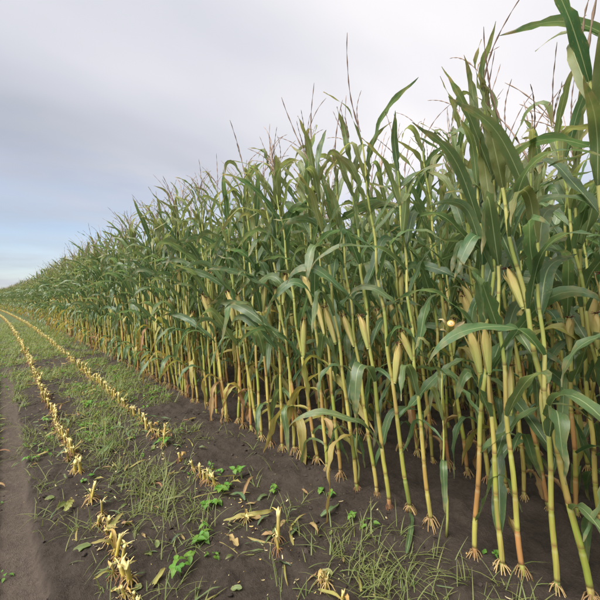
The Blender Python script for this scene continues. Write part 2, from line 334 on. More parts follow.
# ------------------------------------------------------------------ maize leaf library
def leaf_mesh(name, L, W, th0, th1, bendpos, sharp, twist, sway, wave, mat, nseg=18, seed=0, shrivel=0.0, v0=0.55, mb=None):
    r = random.Random(seed); mb = MB()
    us = (-1, -0.5, 0, 0.5, 1); ds = L / nseg
    p = Vector((0.012, 0, 0)); vs, ac, al = [], [], []
    ph1, ph2, fr1, fr2 = r.uniform(0, 6.3), r.uniform(0, 6.3), r.uniform(2.6, 5.6), r.uniform(2.6, 5.6)
    wob, fw = r.uniform(0.1, 0.45), r.uniform(4, 9)
    for i in range(nseg + 1):
        s = i / nseg
        k = 1 / (1 + math.exp(-(s - bendpos) * sharp)); k0 = 1 / (1 + math.exp(bendpos * sharp)); k1 = 1 / (1 + math.exp(-(1 - bendpos) * sharp))
        th = th0 + (th1 - th0) * (k - k0) / (k1 - k0)
        th += wob * math.sin(s * fw + ph2) * s
        yaw = sway * s * s + 0.5 * wob * math.sin(s * fw * 1.3 + ph1) * s
        T = Vector((math.sin(th) * math.cos(yaw), math.sin(th) * math.sin(yaw), math.cos(th)))
        side = Vector((-math.sin(yaw), math.cos(yaw), 0)); nr = T.cross(side)
        tw = twist * s ** 1.3
        B = side * math.cos(tw) + nr * math.sin(tw); Nn = T.cross(B)
        w = W * 0.5 * (0.42 + 0.58 * min(1, s / 0.16) ** 0.7) * max(0.03, (1 - max(0, (s - 0.45) / 0.55) ** 1.9)) 
        w *= 1 - shrivel * (0.4 + 0.3 * math.sin(s * 17 + ph1))
        vd = (v0 * max(0, 1 - s / 0.25) + 0.16 + shrivel * 0.9) * w
        nick = {-1: 1.0, 1: 1.0}
        for e_ in nick:
            if r.random() < 0.09 and s > 0.12: nick[e_] = r.uniform(0.5, 0.85)
        for u in us:
            au = abs(u)
            wv = wave * (au ** 1.6) * math.sin(2 * math.pi * (fr1 if u < 0 else fr2) * s + (ph1 if u < 0 else ph2)) * min(1, s * 5) * (1 - 0.5 * s)
            vs.append(p + B * (u * w * nick.get(u, 1.0) * (1 - 0.25 * (v0 if s < 0.2 else 0))) - Nn * (-vd * au ** 1.4 + wv) * (1))
            ac.append(u); al.append(s)
        p = p + T * ds
    fs = [(i * 5 + k, i * 5 + k + 1, i * 5 + k + 6, i * 5 + k + 5) for i in range(nseg) for k in range(4)]
    mb.add(vs, fs, across=ac, along=al)
    return mb.mesh(name, mat)
LR = random.Random(3)
MIDL = []
for k in range(40):
    fold = k % 4 == 0
    MIDL.append(leaf_mesh('leaf', LR.uniform(0.52, 0.80), LR.uniform(0.058, 0.084), R(LR.uniform(10, 30) if fold else LR.uniform(16, 46)), R(LR.uniform(140, 180) if fold else LR.uniform(85, 168)), LR.uniform(0.3, 0.6) if fold else LR.uniform(0.45, 0.8), LR.choice((16, 24, 40)) if fold else LR.choice((5, 7, 10, 15)), R(LR.uniform(-150, 150)), LR.uniform(-0.7, 0.7), LR.uniform(0.007, 0.018), M_LEAF, seed=k))
STRL = [leaf_mesh('leaf', LR.uniform(0.6, 0.85), LR.uniform(0.056, 0.078), R(LR.uniform(14, 36)), R(LR.uniform(45, 100)), LR.uniform(0.4, 0.7), LR.choice((5, 7)), R(LR.uniform(-70, 70)), LR.uniform(-0.5, 0.5), LR.uniform(0.005, 0.011), M_LEAF, seed=60 + k) for k in range(10)]
TOPL = [leaf_mesh('leaf', LR.uniform(0.44, 0.70), LR.uniform(0.042, 0.066), R(LR.uniform(2, 22)), R(LR.uniform(22, 60) if k % 2 else LR.uniform(90, 172)), LR.uniform(0.4, 0.75), LR.choice((6, 10, 18, 34)), R(LR.uniform(-110, 110)), LR.uniform(-0.6, 0.6), LR.uniform(0.006, 0.015), M_LEAFTOP, seed=100 + k) for k in range(24)]
LOWL = [leaf_mesh('leaf', LR.uniform(0.45, 0.75), LR.uniform(0.05, 0.075), R(LR.uniform(30, 60)), R(LR.uniform(150, 180)), LR.uniform(0.2, 0.4), LR.choice((9, 16)), R(LR.uniform(-120, 120)), LR.uniform(-0.6, 0.6), LR.uniform(0.008, 0.014), M_GOLD if k < 3 else M_LEAF, seed=140 + k, shrivel=0.1) for k in range(10)]
DRYL = [leaf_mesh('leaf', LR.uniform(0.28, 0.55), LR.uniform(0.04, 0.065), R(LR.uniform(60, 110)), R(LR.uniform(168, 182)), LR.uniform(0.08, 0.2), LR.choice((14, 20)), R(LR.uniform(-200, 200)), LR.uniform(-0.8, 0.8), LR.uniform(0.008, 0.014), M_DRY, seed=170 + k, shrivel=0.45, nseg=14) for k in range(8)]

def make_stalk(seed):
    r = random.Random(seed); mb = MB(); nodes = [0.0, r.uniform(0.05, 0.08)]
    n = 14; H = r.uniform(2.22, 2.46)
    gaps = [0.55 + 0.6 * math.sin(math.pi * min(1, (k + 2) / 11)) + r.uniform(-0.12, 0.12) for k in range(n)]
    sc = (H - nodes[-1]) / sum(gaps)
    for g in gaps: nodes.append(nodes[-1] + g * sc)
    cx, cy = r.uniform(-0.07, 0.07), r.uniform(-0.07, 0.07); zig = 0.006
    pos = lambda z: Vector((cx * (z / H) ** 2 + zig * math.sin(z * 14 + seed), cy * (z / H) ** 2 + zig * math.cos(z * 11 + seed), z))
    pts, rad, al, nd, sg = [Vector((0, 0, -0.05))], [0.0138], [0], [0.5], [0]
    for i in range(len(nodes) - 1):
        z0, z1 = nodes[i], nodes[i + 1]; s = r.random()
        for f, k in ((0.0, 1.10), (0.07, 1.02), (0.45, 1.03), (0.83, 1.05), (0.88, 0.97), (0.95, 0.96)):
            z = z0 + (z1 - z0) * f; b = (0.0098 * (1 - z / H) ** 0.7 + 0.0045)
            pts.append(pos(z)); rad.append(b * k); al.append(z / H); nd.append(f); sg.append(s)
    pts.append(pos(H)); rad.append(0.005); al.append(1); nd.append(0.5); sg.append(s)
    tube(mb, pts, rad, 8, along=al, node=nd, seg=sg)
    info = [(nodes[i], pos(nodes[i] + 0.86 * (nodes[i + 1] - nodes[i])), 0.0098 * (1 - nodes[i] / H) ** 0.7 + 0.0045) for i in range(1, len(nodes) - 1)]
    return mb.mesh('stalk', M_STALK), info, pos(H), H
STALKS = [make_stalk(200 + k) for k in range(10)]

def make_tassel(seed):
    r = random.Random(seed); mb = MB()
    def branch(p, d, L, droop, rd):
        n = 12; pts, rad = [], []; cv_ = Vector((r.uniform(-.07, .07), r.uniform(-.07, .07), 0))
        for i in range(n + 1):
            s = i / n; pts.append(p.copy()); rad.append(rd * (0.55 if s < 0.2 else (1.0 + 0.9 * ((i % 2) - 0.5))) * (1 - 0.6 * s))
            d = (d + cv_ + Vector((r.uniform(-.06, .06), r.uniform(-.06, .06), -droop / n))).normalized(); p = p + d * (L / n)
        tube(mb, pts, rad, 4, cap=False)
    L = r.uniform(0.44, 0.62)
    branch(Vector((0, 0, 0)), Vector((r.uniform(-.25, .25), r.uniform(-.25, .25), 1)).normalized(), L, r.uniform(0, 0.35), 0.0052)
    for k in range(r.randint(1, 5)):
        a = r.uniform(0, 6.28); e = r.uniform(0.25, 0.6)
        branch(Vector((0, 0, 0.05 + 0.12 * r.random())), Vector((math.cos(a) * e, math.sin(a) * e, 1)).normalized(), r.uniform(0.18, 0.30), r.uniform(0.1, 0.7), 0.0038)
    return mb.mesh('tassel', M_TASSEL)
TASSELS = [make_tassel(300 + k) for k in range(9)]

def make_ear(seed):
    r = random.Random(seed); L = r.uniform(0.23, 0.31); rw = r.uniform(0.021, 0.027); mb = MB(); S = 14
    prof = [(-0.05, 0.38), (0.0, 0.42), (0.12, 0.55), (0.30, 0.80), (0.50, 0.98), (0.68, 1.0), (0.83, 0.76), (0.94, 0.42), (1.0, 0.22)]
    vs, al = [], []
    for z, k in prof:
        for j in range(S):
            a = 2 * math.pi * j / S; rr = rw * k * (1 + 0.06 * math.sin(a * 5 + z * 3 + seed) + r.uniform(-0.03, 0.03))
            vs.append((rr * math.cos(a) + 0.012 * z * z, rr * math.sin(a), z * L)); al.append(max(0, z) * r.uniform(0.6, 1))
    fs = [(i * S + j, i * S + (j + 1) % S, (i + 1) * S + (j + 1) % S, (i + 1) * S + j) for i in range(len(prof) - 1) for j in range(S)] + [tuple(range((len(prof) - 1) * S, len(prof) * S))]
    mb.add(vs, fs, along=al)
    # overlapping husk blades, their free tips standing off
    for q in range(5):
        a0 = q * 1.27 + r.uniform(-.3, .3); n = 7; vs, al = [], []; tipz = r.uniform(0.9, 1.16); out = r.uniform(0.0, 0.9)
        for i in range(n + 1):
            s = i / n; z = tipz * s; k = np.interp(z, [p[0] for p in prof], [p[1] for p in prof]); w = 0.75 * (1 - s ** 3) + 0.04
            for j in (-1, 0, 1):
                rr = rw * k * 1.09 + 0.0015 + out * 0.03 * max(0, s - 0.7) / 0.3 + (0.002 if j == 0 else 0); a = a0 + j * w * (1 if s < .85 else .7)
                vs.append((rr * math.cos(a) + 0.012 * z * z, rr * math.sin(a), z * L)); al.append(s * 0.95)
        mb.add(vs, [(i * 3 + j, i * 3 + j + 1, i * 3 + j + 4, i * 3 + j + 3) for i in range(n) for j in range(2)], along=al, tint=r.random())
    ear = mb.mesh('ear', M_HUSK)
    sb = MB()
    for q in range(16):
        a = r.uniform(0, 6.28); p = Vector((0.012 + 0.003 * math.cos(a), 0.003 * math.sin(a), L * 0.96)); d = Vector((math.cos(a) * 0.5, math.sin(a) * 0.5, 1)).normalized(); pts = []
        for i in range(5):
            pts.append(p.copy()); d = (d + Vector((math.cos(a) * r.uniform(-.2,.3), math.sin(a) * r.uniform(-.2,.3), r.uniform(-0.55,-.1)))).normalized(); p = p + d * r.uniform(0.006, 0.012)
        tube(sb, pts, [0.003, 0.0028, 0.0022, 0.0016, 0.0008], 3, cap=False)
    return ear, sb.mesh('silk', M_SILK)
EARS = [make_ear(400 + k) for k in range(7)]

def make_roots(seed, mat, n, r0, z0, reach, thick):
    r = random.Random(seed); mb = MB()
    for k in range(n):
        a = 2 * math.pi * (k + r.uniform(-.3, .3)) / n; e = reach * r.uniform(0.7, 1.2); zt = z0 * r.uniform(0.7, 1.2)
        c, s = math.cos(a), math.sin(a)
        tube(mb, [(r0 * c, r0 * s, zt), ((r0 + e * .45) * c, (r0 + e * .45) * s, zt * .72), ((r0 + e) * c, (r0 + e) * s, -0.004), ((r0 + e * 1.2) * c, (r0 + e * 1.2) * s, -0.035)], [thick, thick * .95, thick * .8, thick * .4], 5, cap=False)
    return mb.mesh('root_crown', mat)
ROOTS = [make_roots(500 + k, M_ROOT if k < 5 else M_ROOTRED, 12, 0.011, 0.055, 0.042, 0.0036) for k in range(6)]

def recipe(r, ear=True, bare=0.0, phi=None, fresh=False):
    """list of (name, mesh, location, euler, scale, parent index) for one plant, local to its base"""
    st, info, top, H = STALKS[r.randrange(len(STALKS))]
    out = [('stalk', st, Vector((0, 0, 0)), (0, 0, 0), 1.0, None), ('root_crown', ROOTS[r.randrange(6)], Vector((0, 0, 0)), (0, 0, r.uniform(0, 6)), r.uniform(0.55, 1.15), None)]
    phi = r.gauss(0, 0.75) if phi is None else phi
    n = len(info); eari = r.choice((4, 5, 5, 6))
    for i, (z, p, rad) in enumerate(info):
        az = phi + math.pi * (i % 2) + r.gauss(0, 0.32); sc = r.uniform(0.86, 1.12)
        if i < 2:
            x = r.random()
            if x < bare: continue
            if x < 0.16 + bare: mesh = r.choice(DRYL)
            elif x < 0.80: mesh = r.choice(LOWL)
            else: continue
        elif i < 5:
            x = r.random()
            if x < 0.04: continue
            mesh = r.choice(LOWL) if x < 0.40 else (r.choice(DRYL) if x < 0.43 else r.choice(MIDL))
        elif i < n - 5: mesh = r.choice(MIDL) if r.random() < 0.8 else r.choice(STRL)
        else:
            mesh = r.choice(TOPL) if r.random() < 0.8 else r.choice(STRL); sc *= 0.95 - 0.08 * max(0, i - (n - 4))
        if fresh and (mesh in DRYL[1:] or mesh in LOWL[:3]): mesh = r.choice(LOWL[3:] + MIDL)
        out.append(('leaf', mesh, p, (r.gauss(0, 0.08), r.gauss(0, 0.10), az), sc, None))
        if ear and i == eari:
            e, s = EARS[r.randrange(len(EARS))]; k = r.uniform(0.85, 1.1); t = R(r.uniform(3, 14)); az2 = az + r.gauss(0, .2)
            zp = z - 0.02; f = zp / p.z; loc = Vector((p.x * f, p.y * f, zp)) + Vector((math.cos(az2), math.sin(az2), 0)) * (rad + 0.012)
            out.append(('ear', e, loc, (0, t, az2), k, None)); out.append(('silk', s, Vector((0, 0, 0)), (0, 0, 0), 1.0, len(out) - 1))
    out.append(('tassel', r.choice(TASSELS), top, (0, 0, r.uniform(0, 6.28)), r.uniform(0.8, 1.12), None))
    return out
def mat_of(loc, eul, sc): return Matrix.LocRotScale(loc, Euler(eul), Vector((sc,) * 3))
def build_plant(r, x, y, label, group, height=1.0, lean=None, **kw):
    lx, ly = lean if lean else (r.gauss(-0.01, 0.035), r.gauss(0.105, 0.05))
    root = bpy.data.objects.new('maize_plant', None); COL.objects.link(root); root.empty_display_size = 0.05
    root.location = (x, y, ghf(x, y) - 0.004); root.rotation_euler = (-ly, lx, 0); root.scale = (height,) * 3
    tag(root, label, 'maize plant', group)
    made = []
    for name, me, loc, eul, sc, par in recipe(r, **kw):
        made.append(obj(name, me, root if par is None else made[par], loc, eul, sc))
    return root

# ------------------------------------------------------------------ standing crop
ORD = 'first second third fourth fifth sixth seventh eighth ninth tenth eleventh twelfth thirteenth fourteenth fifteenth sixteenth seventeenth eighteenth nineteenth twentieth'.split()
front_y = [0.16, 0.30, 0.43, 0.56, 0.645, 0.78, 1.05, 1.21, 1.31]
while front_y[-1] < 21: front_y.append(front_y[-1] + rng.uniform(0.105, 0.185))
second_y, third_y = [0.25], [0.4]
while second_y[-1] < 10: second_y.append(second_y[-1] + rng.uniform(0.11, 0.19))
while third_y[-1] < 6.2: third_y.append(third_y[-1] + rng.uniform(0.11, 0.19))
for i, y in enumerate(front_y):
    pr = random.Random(1000 + i)
    if i == 0: lab, grp = 'maize plant at the right edge, its stalk outside the frame, leaves reaching in', 'front row of standing maize'
    elif i < 21: lab, grp = '%s maize stalk of the front row, counting from the right edge of the photo' % ORD[i - 1], 'front row of standing maize'
    elif y < 9: lab, grp = 'tall maize plant in the front row where stalks stand close, middle of the photo', 'front row maize, middle stretch'
    else: lab, grp = 'small distant maize plant far along the front row, left part of the photo', 'front row maize, far stretch'
    x = CORN0 + pr.gauss(0, 0.02) + (0.03 if i < 3 else 0) + float(bend(y))
    build_plant(pr, x, y, lab, grp, height=(pr.uniform(0.95, 1.06) if y > 1.2 else pr.uniform(0.95, 1.0)) * (0.93 + 0.13 * float(sstep(0.7, 2.0, y)) + (0.11 if y < 0.4 else 0)), bare=0.40 if y < 1.6 else 0.1, fresh=y < 1.6, ear=pr.random() < 0.95)
for i, y in enumerate(second_y):
    pr = random.Random(3000 + i)
    build_plant(pr, CORN0 + 0.75 + pr.gauss(0, 0.025), y, 'maize plant of the second row, half hidden behind the front row', 'second row of standing maize', height=pr.uniform(0.95, 1.07), ear=pr.random() < 0.95)
for i, y in enumerate(third_y):
    pr = random.Random(5000 + i)
    build_plant(pr, CORN0 + 1.5 + pr.gauss(0, 0.03), y, 'maize plant of the third row, glimpsed deep between the stalks', 'third row of standing maize', height=pr.uniform(0.95, 1.07), ear=pr.random() < 0.95)

# the rest of the field: one mass of whole plants
def joined(parts, name):
    """one mesh out of recipe parts"""
    mats, vs, fs, mi, at, base = [], [], [], [], {k: [] for k in ('across', 'along', 'node', 'seg', 'tint')}, 0
    mws = []
    for nm, me, loc, eul, sc, par in parts:
        mw = mat_of(loc, eul, sc); mw = mws[par] @ mw if par is not None else mw; mws.append(mw)
        n = len(me.vertices); co = np.empty(n * 3); me.vertices.foreach_get('co', co); co = co.reshape(-1, 3)
        m3 = np.array(mw.to_3x3()); co = co @ m3.T + np.array(mw.translation); vs.append(co)
        slot = {}
        for i, m in enumerate(me.materials):
            if m not in mats: mats.append(m)
            slot[i] = mats.index(m)
        for p in me.polygons: fs.append([v + base for v in p.vertices]); mi.append(slot[p.material_index])
        for k in at:
            if k == 'tint': at[k].append(np.full(n, rng.random())); continue
            a = me.attributes.get(k)
            if a: b = np.empty(n); a.data.foreach_get('value', b); at[k].append(b)
            else: at[k].append(np.zeros(n))
        base += n
    me = bpy.data.meshes.new(name); me.from_pydata(np.concatenate(vs).tolist(), [], fs)
    for m in mats: me.materials.append(m)
    me.polygons.foreach_set('material_index', mi); me.polygons.foreach_set('use_smooth', [True] * len(fs))
    for k, v in at.items(): me.attributes.new(k, 'FLOAT', 'POINT').data.foreach_set('value', np.concatenate(v))
    me.update(); return me
def scatter(name, variants, pts, rots, scls, idx, label):
    """ONE stuff object: variants instanced on points"""
    lib = bpy.data.collections.new(name + '_kinds')
    for k, me in enumerate(variants):
        lib.objects.link(bpy.data.objects.new('%s_kind_%02d' % (name, k), me))
    pm = bpy.data.meshes.new(name); pm.vertices.add(len(pts)); pm.vertices.foreach_set('co', np.asarray(pts, float).ravel())
    pm.attributes.new('rot', 'FLOAT_VECTOR', 'POINT').data.foreach_set('vector', np.asarray(rots, float).ravel())
    pm.attributes.new('scl', 'FLOAT', 'POINT').data.foreach_set('value', np.asarray(scls, float))
    pm.attributes.new('idx', 'INT', 'POINT').data.foreach_set('value', np.asarray(idx, int))
    pm.update()
    o = obj(name, pm); tag(o, label, kind='stuff')
    g = bpy.data.node_groups.new(name, 'GeometryNodeTree'); g.is_modifier = True
    g.interface.new_socket('Geometry', in_out='INPUT', socket_type='NodeSocketGeometry'); g.interface.new_socket('Geometry', in_out='OUTPUT', socket_type='NodeSocketGeometry')
    gi, go = g.nodes.new('NodeGroupInput'), g.nodes.new('NodeGroupOutput')
    ci = g.nodes.new('GeometryNodeCollectionInfo'); ci.inputs['Collection'].default_value = lib; ci.inputs['Separate Children'].default_value = True; ci.inputs['Reset Children'].default_value = True
    ip = g.nodes.new('GeometryNodeInstanceOnPoints'); ip.inputs['Pick Instance'].default_value = True
    def na(nm, t):
        n = g.nodes.new('GeometryNodeInputNamedAttribute'); n.data_type = t; n.inputs['Name'].default_value = nm; return n.outputs['Attribute']
    g.links.new(gi.outputs[0], ip.inputs['Points']); g.links.new(ci.outputs[0], ip.inputs['Instance'])
    g.links.new(na('idx', 'INT'), ip.inputs['Instance Index']); g.links.new(na('rot', 'FLOAT_VECTOR'), ip.inputs['Rotation']); g.links.new(na('scl', 'FLOAT'), ip.inputs['Scale'])
    g.links.new(ip.outputs[0], go.inputs[0])
    o.modifiers.new('scatter', 'NODES').node_group = g
    return o
vr = random.Random(77)
VARS = [joined(recipe(vr, ear=vr.random() < 0.95, phi=vr.gauss(0, 0.7)), 'maize_kind_%02d' % k) for k in range(20)]
pts, rots, scls, idx = [], [], [], []
END = 170
for k in range(15):
    x0 = CORN0 + 0.75 * k
    y = front_y[-1] + 0.14 if k == 0 else second_y[-1] + 0.14 if k == 1 else third_y[-1] + 0.14 if k == 2 else -0.9
    reach = END if k < 6 else 50 if k < 9 else 16
    while y < reach:
        far = y > 70
        px = x0 + vr.gauss(0, 0.03) + float(bend(y)); pts.append((px, y, ghf(px, y) - 0.004))
        rots.append((-vr.gauss(0.10, 0.045), vr.gauss(-0.01, 0.035), vr.choice((0, math.pi)) + vr.gauss(0, 0.15))); scls.append(vr.uniform(0.97, 1.09)); idx.append(vr.randrange(len(VARS)))
        y += vr.uniform(0.11, 0.18) * (1.6 if far else 1)
# the ends of the first rows beside and behind the photographer
for k in range(3):
    y = -0.02 if k == 0 else 0.1
    while y > -1.6:
        px = CORN0 + 0.75 * k + vr.gauss(0, .03); pts.append((px, y, ghf(px, y))); rots.append((-0.085, 0, vr.uniform(0, 6.28))); scls.append(vr.uniform(.93, 1.06)); idx.append(vr.randrange(len(VARS))); y -= vr.uniform(0.12, 0.18)
scatter('maize_field', VARS, pts, rots, scls, idx, 'dense mass of green maize standing behind and beyond the nearest rows')
print('field instances', len(pts))

# ------------------------------------------------------------------ stubble
def make_stump(seed):
    r = random.Random(seed); mb = MB(); S = 9; H = r.uniform(0.09, 0.17); r0 = r.uniform(0.0085, 0.0125)
    rings = [(-0.03, 1.05), (0.0, 1.1), (0.03, 1.15), (0.04, 1.0), (H * 0.55, 0.98), (H * 0.8, 1.0), (H, 1.08)]
    tx, ty = r.uniform(-.2, .2), r.uniform(-.2, .2); jag = [r.uniform(-0.35, 0.12) * 0.1 for _ in range(S)]
    vs, al = [], []
    for q, (z, k) in enumerate(rings):
        for j in range(S):
            a = 2 * math.pi * j / S; zz_ = z + (jag[j] if q == len(rings) - 1 else 0); fl = 1 + (0.35 * r.random() if q == len(rings) - 1 else 0)
            vs.append((r0 * k * fl * math.cos(a) + tx * max(0, zz_), r0 * k * fl * math.sin(a) + ty * max(0, zz_), zz_)); al.append(max(0, z / H))
    fs = [(i * S + j, i * S + (j + 1) % S, (i + 1) * S + (j + 1) % S, (i + 1) * S + j) for i in range(len(rings) - 1) for j in range(S)]
    ctr = len(vs); vs.append((tx * H * .8, ty * H * .8, H * 0.86)); al.append(1.0); L0 = (len(rings) - 1) * S
    fs += [(L0 + j, L0 + (j + 1) % S, ctr) for j in range(S)]
    mb.add(vs, fs, along=al)
    stump = mb.mesh('stump', M_STUB); fb = MB()
    for q in range(r.randint(1, 3)):      # shredded strips bursting from the cut
        a = r.uniform(0, 6.28); L = r.uniform(0.02, 0.055); p = Vector((r0 * .8 * math.cos(a) + tx * H, r0 * .8 * math.sin(a) + ty * H, H * r.uniform(0.8, 0.97))); d = Vector((math.cos(a) * r.uniform(.2, 1.1), math.sin(a) * r.uniform(.1, .7), 1)).normalized()
        sd = Vector((-math.sin(a), math.cos(a), 0)); w = r.uniform(0.003, 0.007); vs = []
        for i in range(5):
            ww = w * (1 - 0.16 * i); vs += [p - sd * ww, p + sd * ww]; d = (d + Vector((math.cos(a) * .16, math.sin(a) * .16, r.uniform(-.42, -.05)))).normalized(); p = p + d * L / 4
        fb.add(vs, [(2 * i, 2 * i + 1, 2 * i + 3, 2 * i + 2) for i in range(4)])
    return stump, fb.mesh('shredded_tip', M_FRAY), Vector((tx, ty, 1)), H
STUMPS = [make_stump(600 + k) for k in range(12)]
FLAPS = [leaf_mesh('dry_sheath', LR.uniform(0.06, 0.15), LR.uniform(0.014, 0.026), R(LR.uniform(5, 30)), R(LR.uniform(90, 170)), LR.uniform(0.3, 0.6), LR.choice((8, 14)), R(LR.uniform(-120, 120)), LR.uniform(-1, 1), 0.006, M_SHEATH if k % 3 else M_GOLD, nseg=9, seed=700 + k, shrivel=0.3) for k in range(9)]
SROOT = [make_roots(520 + k, M_ROOTRED if k % 2 else M_ROOT, 10, 0.010, 0.04, 0.04, 0.003) for k in range(5)]
def stub_recipe(r):
    s, f, ax, H = STUMPS[r.randrange(len(STUMPS))]; sc = r.uniform(0.75, 1.15); az = r.uniform(0, 6.28)
    out = [('stump', s, Vector((0, 0, 0)), (0, 0, az), sc, None), ('shredded_tip', f, Vector((0, 0, 0)), (0, 0, 0), 1.0, 0), ('root_crown', r.choice(SROOT), Vector((0, 0, 0)), (0, 0, r.uniform(0, 6)), r.uniform(.8, 1.2), None)]
    for q in range(r.choice((0, 0, 1, 1, 2))):
        out.append(('dry_sheath', r.choice(FLAPS), Vector((0, 0, r.uniform(0.015, 0.08))), (0, 0, r.uniform(0, 6.28)), r.uniform(0.7, 1.2), None))
    return out
def build_stub(r, x, y, label, group, h=1.0):
    root = bpy.data.objects.new('maize_stub', None); COL.objects.link(root); root.empty_display_size = 0.02
    root.location = (x, y, ghf(x, y) - 0.004); root.rotation_euler = (r.gauss(0.05, .13), r.gauss(0, .13), 0); root.scale = (h,) * 3
    tag(root, label, 'maize stub', group); made = []
    for name, me, loc, eul, sc, par in stub_recipe(r):
        made.append(obj(name, me, root if par is None else made[par], loc, eul, sc))
row1_y = [1.42, 1.55, 1.67, 1.74, 1.80, 1.86, 1.91, 1.97, 2.03, 2.08, 2.15, 2.24, 2.31, 2.38, 2.47, 2.56, 2.75, 2.79, 3.25, 3.30]
row2_y = [1.06, 1.17, 1.20, 1.51, 1.57, 1.86, 2.33, 2.40, 2.47, 2.55, 2.68, 2.90, 3.32, 3.42, 3.53, 3.66, 3.78]
while row1_y[-1] < 16: row1_y.append(row1_y[-1] + rng.uniform(0.06, 0.145))
while row2_y[-1] < 16: row2_y.append(row2_y[-1] + rng.uniform(0.07, 0.16))
for rx, ylist, which, word in ((STUB1, row1_y, 'row beside the tyre track', 'tyre track'), (STUB2, row2_y, 'row nearer the standing maize', 'standing crop')):
    for i, y in enumerate(ylist):
        pr = random.Random((8000 if rx == STUB1 else 9000) + i)
        if i < 20: lab, grp = '%s cut yellow maize stub of the %s, from the bottom edge' % (ORD[i], which), 'near stubs, ' + which
        elif y < 8: lab, grp = 'small cut yellow maize stub midway along the %s' % which, 'middle stubs, ' + which
        else: lab, grp = 'tiny distant maize stub far along the %s' % which, 'far stubs, ' + which
        build_stub(pr, rx + pr.gauss(0, 0.014) + float(bend(y)), y, lab, grp, h=pr.uniform(0.9, 1.2) * (0.84 if y < 3 else 0.95))
SV = [joined(stub_recipe(vr), 'stub_kind_%02d' % k) for k in range(10)]
pts, rots, scls, idx = [], [], [], []
for rx, y0 in ((STUB1, row1_y[-1]), (STUB2, row2_y[-1])):
    y = y0 + 0.12
    while y < END:
        px = rx + vr.gauss(0, .015) + float(bend(y)); pts.append((px, y, ghf(px, y))); rots.append((vr.gauss(0, .1), vr.gauss(0, .1), vr.uniform(0, 6.28))); scls.append(vr.uniform(.85, 1.2)); idx.append(vr.randrange(10)); y += vr.uniform(0.06, 0.14)
scatter('maize_stubble', SV, pts, rots, scls, idx, 'two thin yellow lines of cut maize stubble running to the horizon')

# ------------------------------------------------------------------ grass, clods, chaff
def grass_density(x, y):
    xb = x - bend(y)
    n = fbm(x * 2.3 + 5, y * 1.7 + 2, 3) / 0.875
    d = sstep(0.40, 0.56, n) * 0.65
    g = lambda cx, cy, sx, sy: np.exp(-((xb - cx) / sx) ** 2 - ((y - cy) / sy) ** 2)
    d = d + 1.0 * g(0.80, 2.75, 0.18, 0.55) + 0.7 * g(1.36, 1.30, 0.14, 0.28) + 0.6 * g(1.50, 0.98, 0.15, 0.22) + 0.6 * g(1.02, 1.32, 0.10, 0.15) + 0.7 * g(0.72, 4.2, 0.2, 0.8)
    d = d * (0.12 + 0.88 * sstep(2.2, 5.5, y)) + 0.75 * (g(0.80, 2.75, 0.20, 0.6) + 0.5 * g(1.42, 1.15, 0.18, 0.35)) + 0.5 * g(0.62, 3.6, 0.16, 0.5)
    d = d + 0.55 * sstep(3.5, 8, y) * sstep(0.30, 0.5, n)
    d = d * (1 - 0.93 * track_mask(xb, y)) * (1 - 0.9 * sstep(1.72, 1.85, xb)) 
    bare = np.exp(-((xb - 1.62) / 0.16) ** 2) * (1 - sstep(3.0, 4.2, y)) * sstep(1.35, 1.7, y)
    return np.clip(d * (1 - 0.85 * bare) * (1 - 0.6 * sstep(0.0, 0.3, 0.33 - xb) * (1 - sstep(2.5, 4, y))), 0, 1)
gr = np.random.default_rng(21)
def pick(n, ymax, power, dens):
    out = []
    while sum(len(o) for o in out) < n:
        x = gr.uniform(-1.5, 1.95, 60000); y = 0.5 + (ymax - 0.5) * gr.random(60000) ** power
        x = x + bend(y); k = gr.random(60000) < dens(x, y); out.append(np.stack([x[k], y[k]], 1))
    return np.concatenate(out)[:n]
P = pick(47000, 26, 1.8, grass_density)
# tufts: jitter blades around shared centres
ctr = P[gr.integers(0, 4200, len(P))]; use = gr.random(len(P)) < 0.55
P = np.where(use[:, None], ctr + gr.normal(0, 0.022, P.shape), P)
nB = len(P); seg = 4
dist = np.hypot(P[:, 0], P[:, 1])
Lb = gr.uniform(0.04, 0.15, nB) * (1 + 0.8 * (gr.random(nB) < 0.25)); wb = gr.uniform(0.0016, 0.0034, nB) * (1 + 0.10 * np.clip(dist - 3, 0, 18)); az = gr.uniform(0, 2 * np.pi, nB)
th = gr.uniform(0.25, 1.4, nB); dth = gr.uniform(0.3, 1.5, nB)
pos = np.stack([P[:, 0], P[:, 1], gh(P[:, 0], P[:, 1]) - 0.003], 1)
V = np.zeros((nB, (seg + 1) * 2, 3)); side = np.stack([-np.sin(az), np.cos(az), np.zeros(nB)], 1)
for i in range(seg + 1):
    w = wb * (1 - (i / seg) ** 1.6) + 0.0002
    V[:, 2 * i] = pos - side * w[:, None]; V[:, 2 * i + 1] = pos + side * w[:, None]
    t = np.minimum(th + dth * (i / seg) ** 1.2, 1.75)
    pos = pos + np.stack([np.sin(t) * np.cos(az), np.sin(t) * np.sin(az), np.cos(t)], 1) * (Lb / seg)[:, None]
    pos[:, 2] = np.maximum(pos[:, 2], gh(pos[:, 0], pos[:, 1]) + 0.002)
b0 = (np.arange(nB) * (seg + 1) * 2)[:, None, None]
Fq = (b0 + np.array([[2 * i, 2 * i + 1, 2 * i + 3, 2 * i + 2] for i in range(seg)])[None]).reshape(-1, 4)
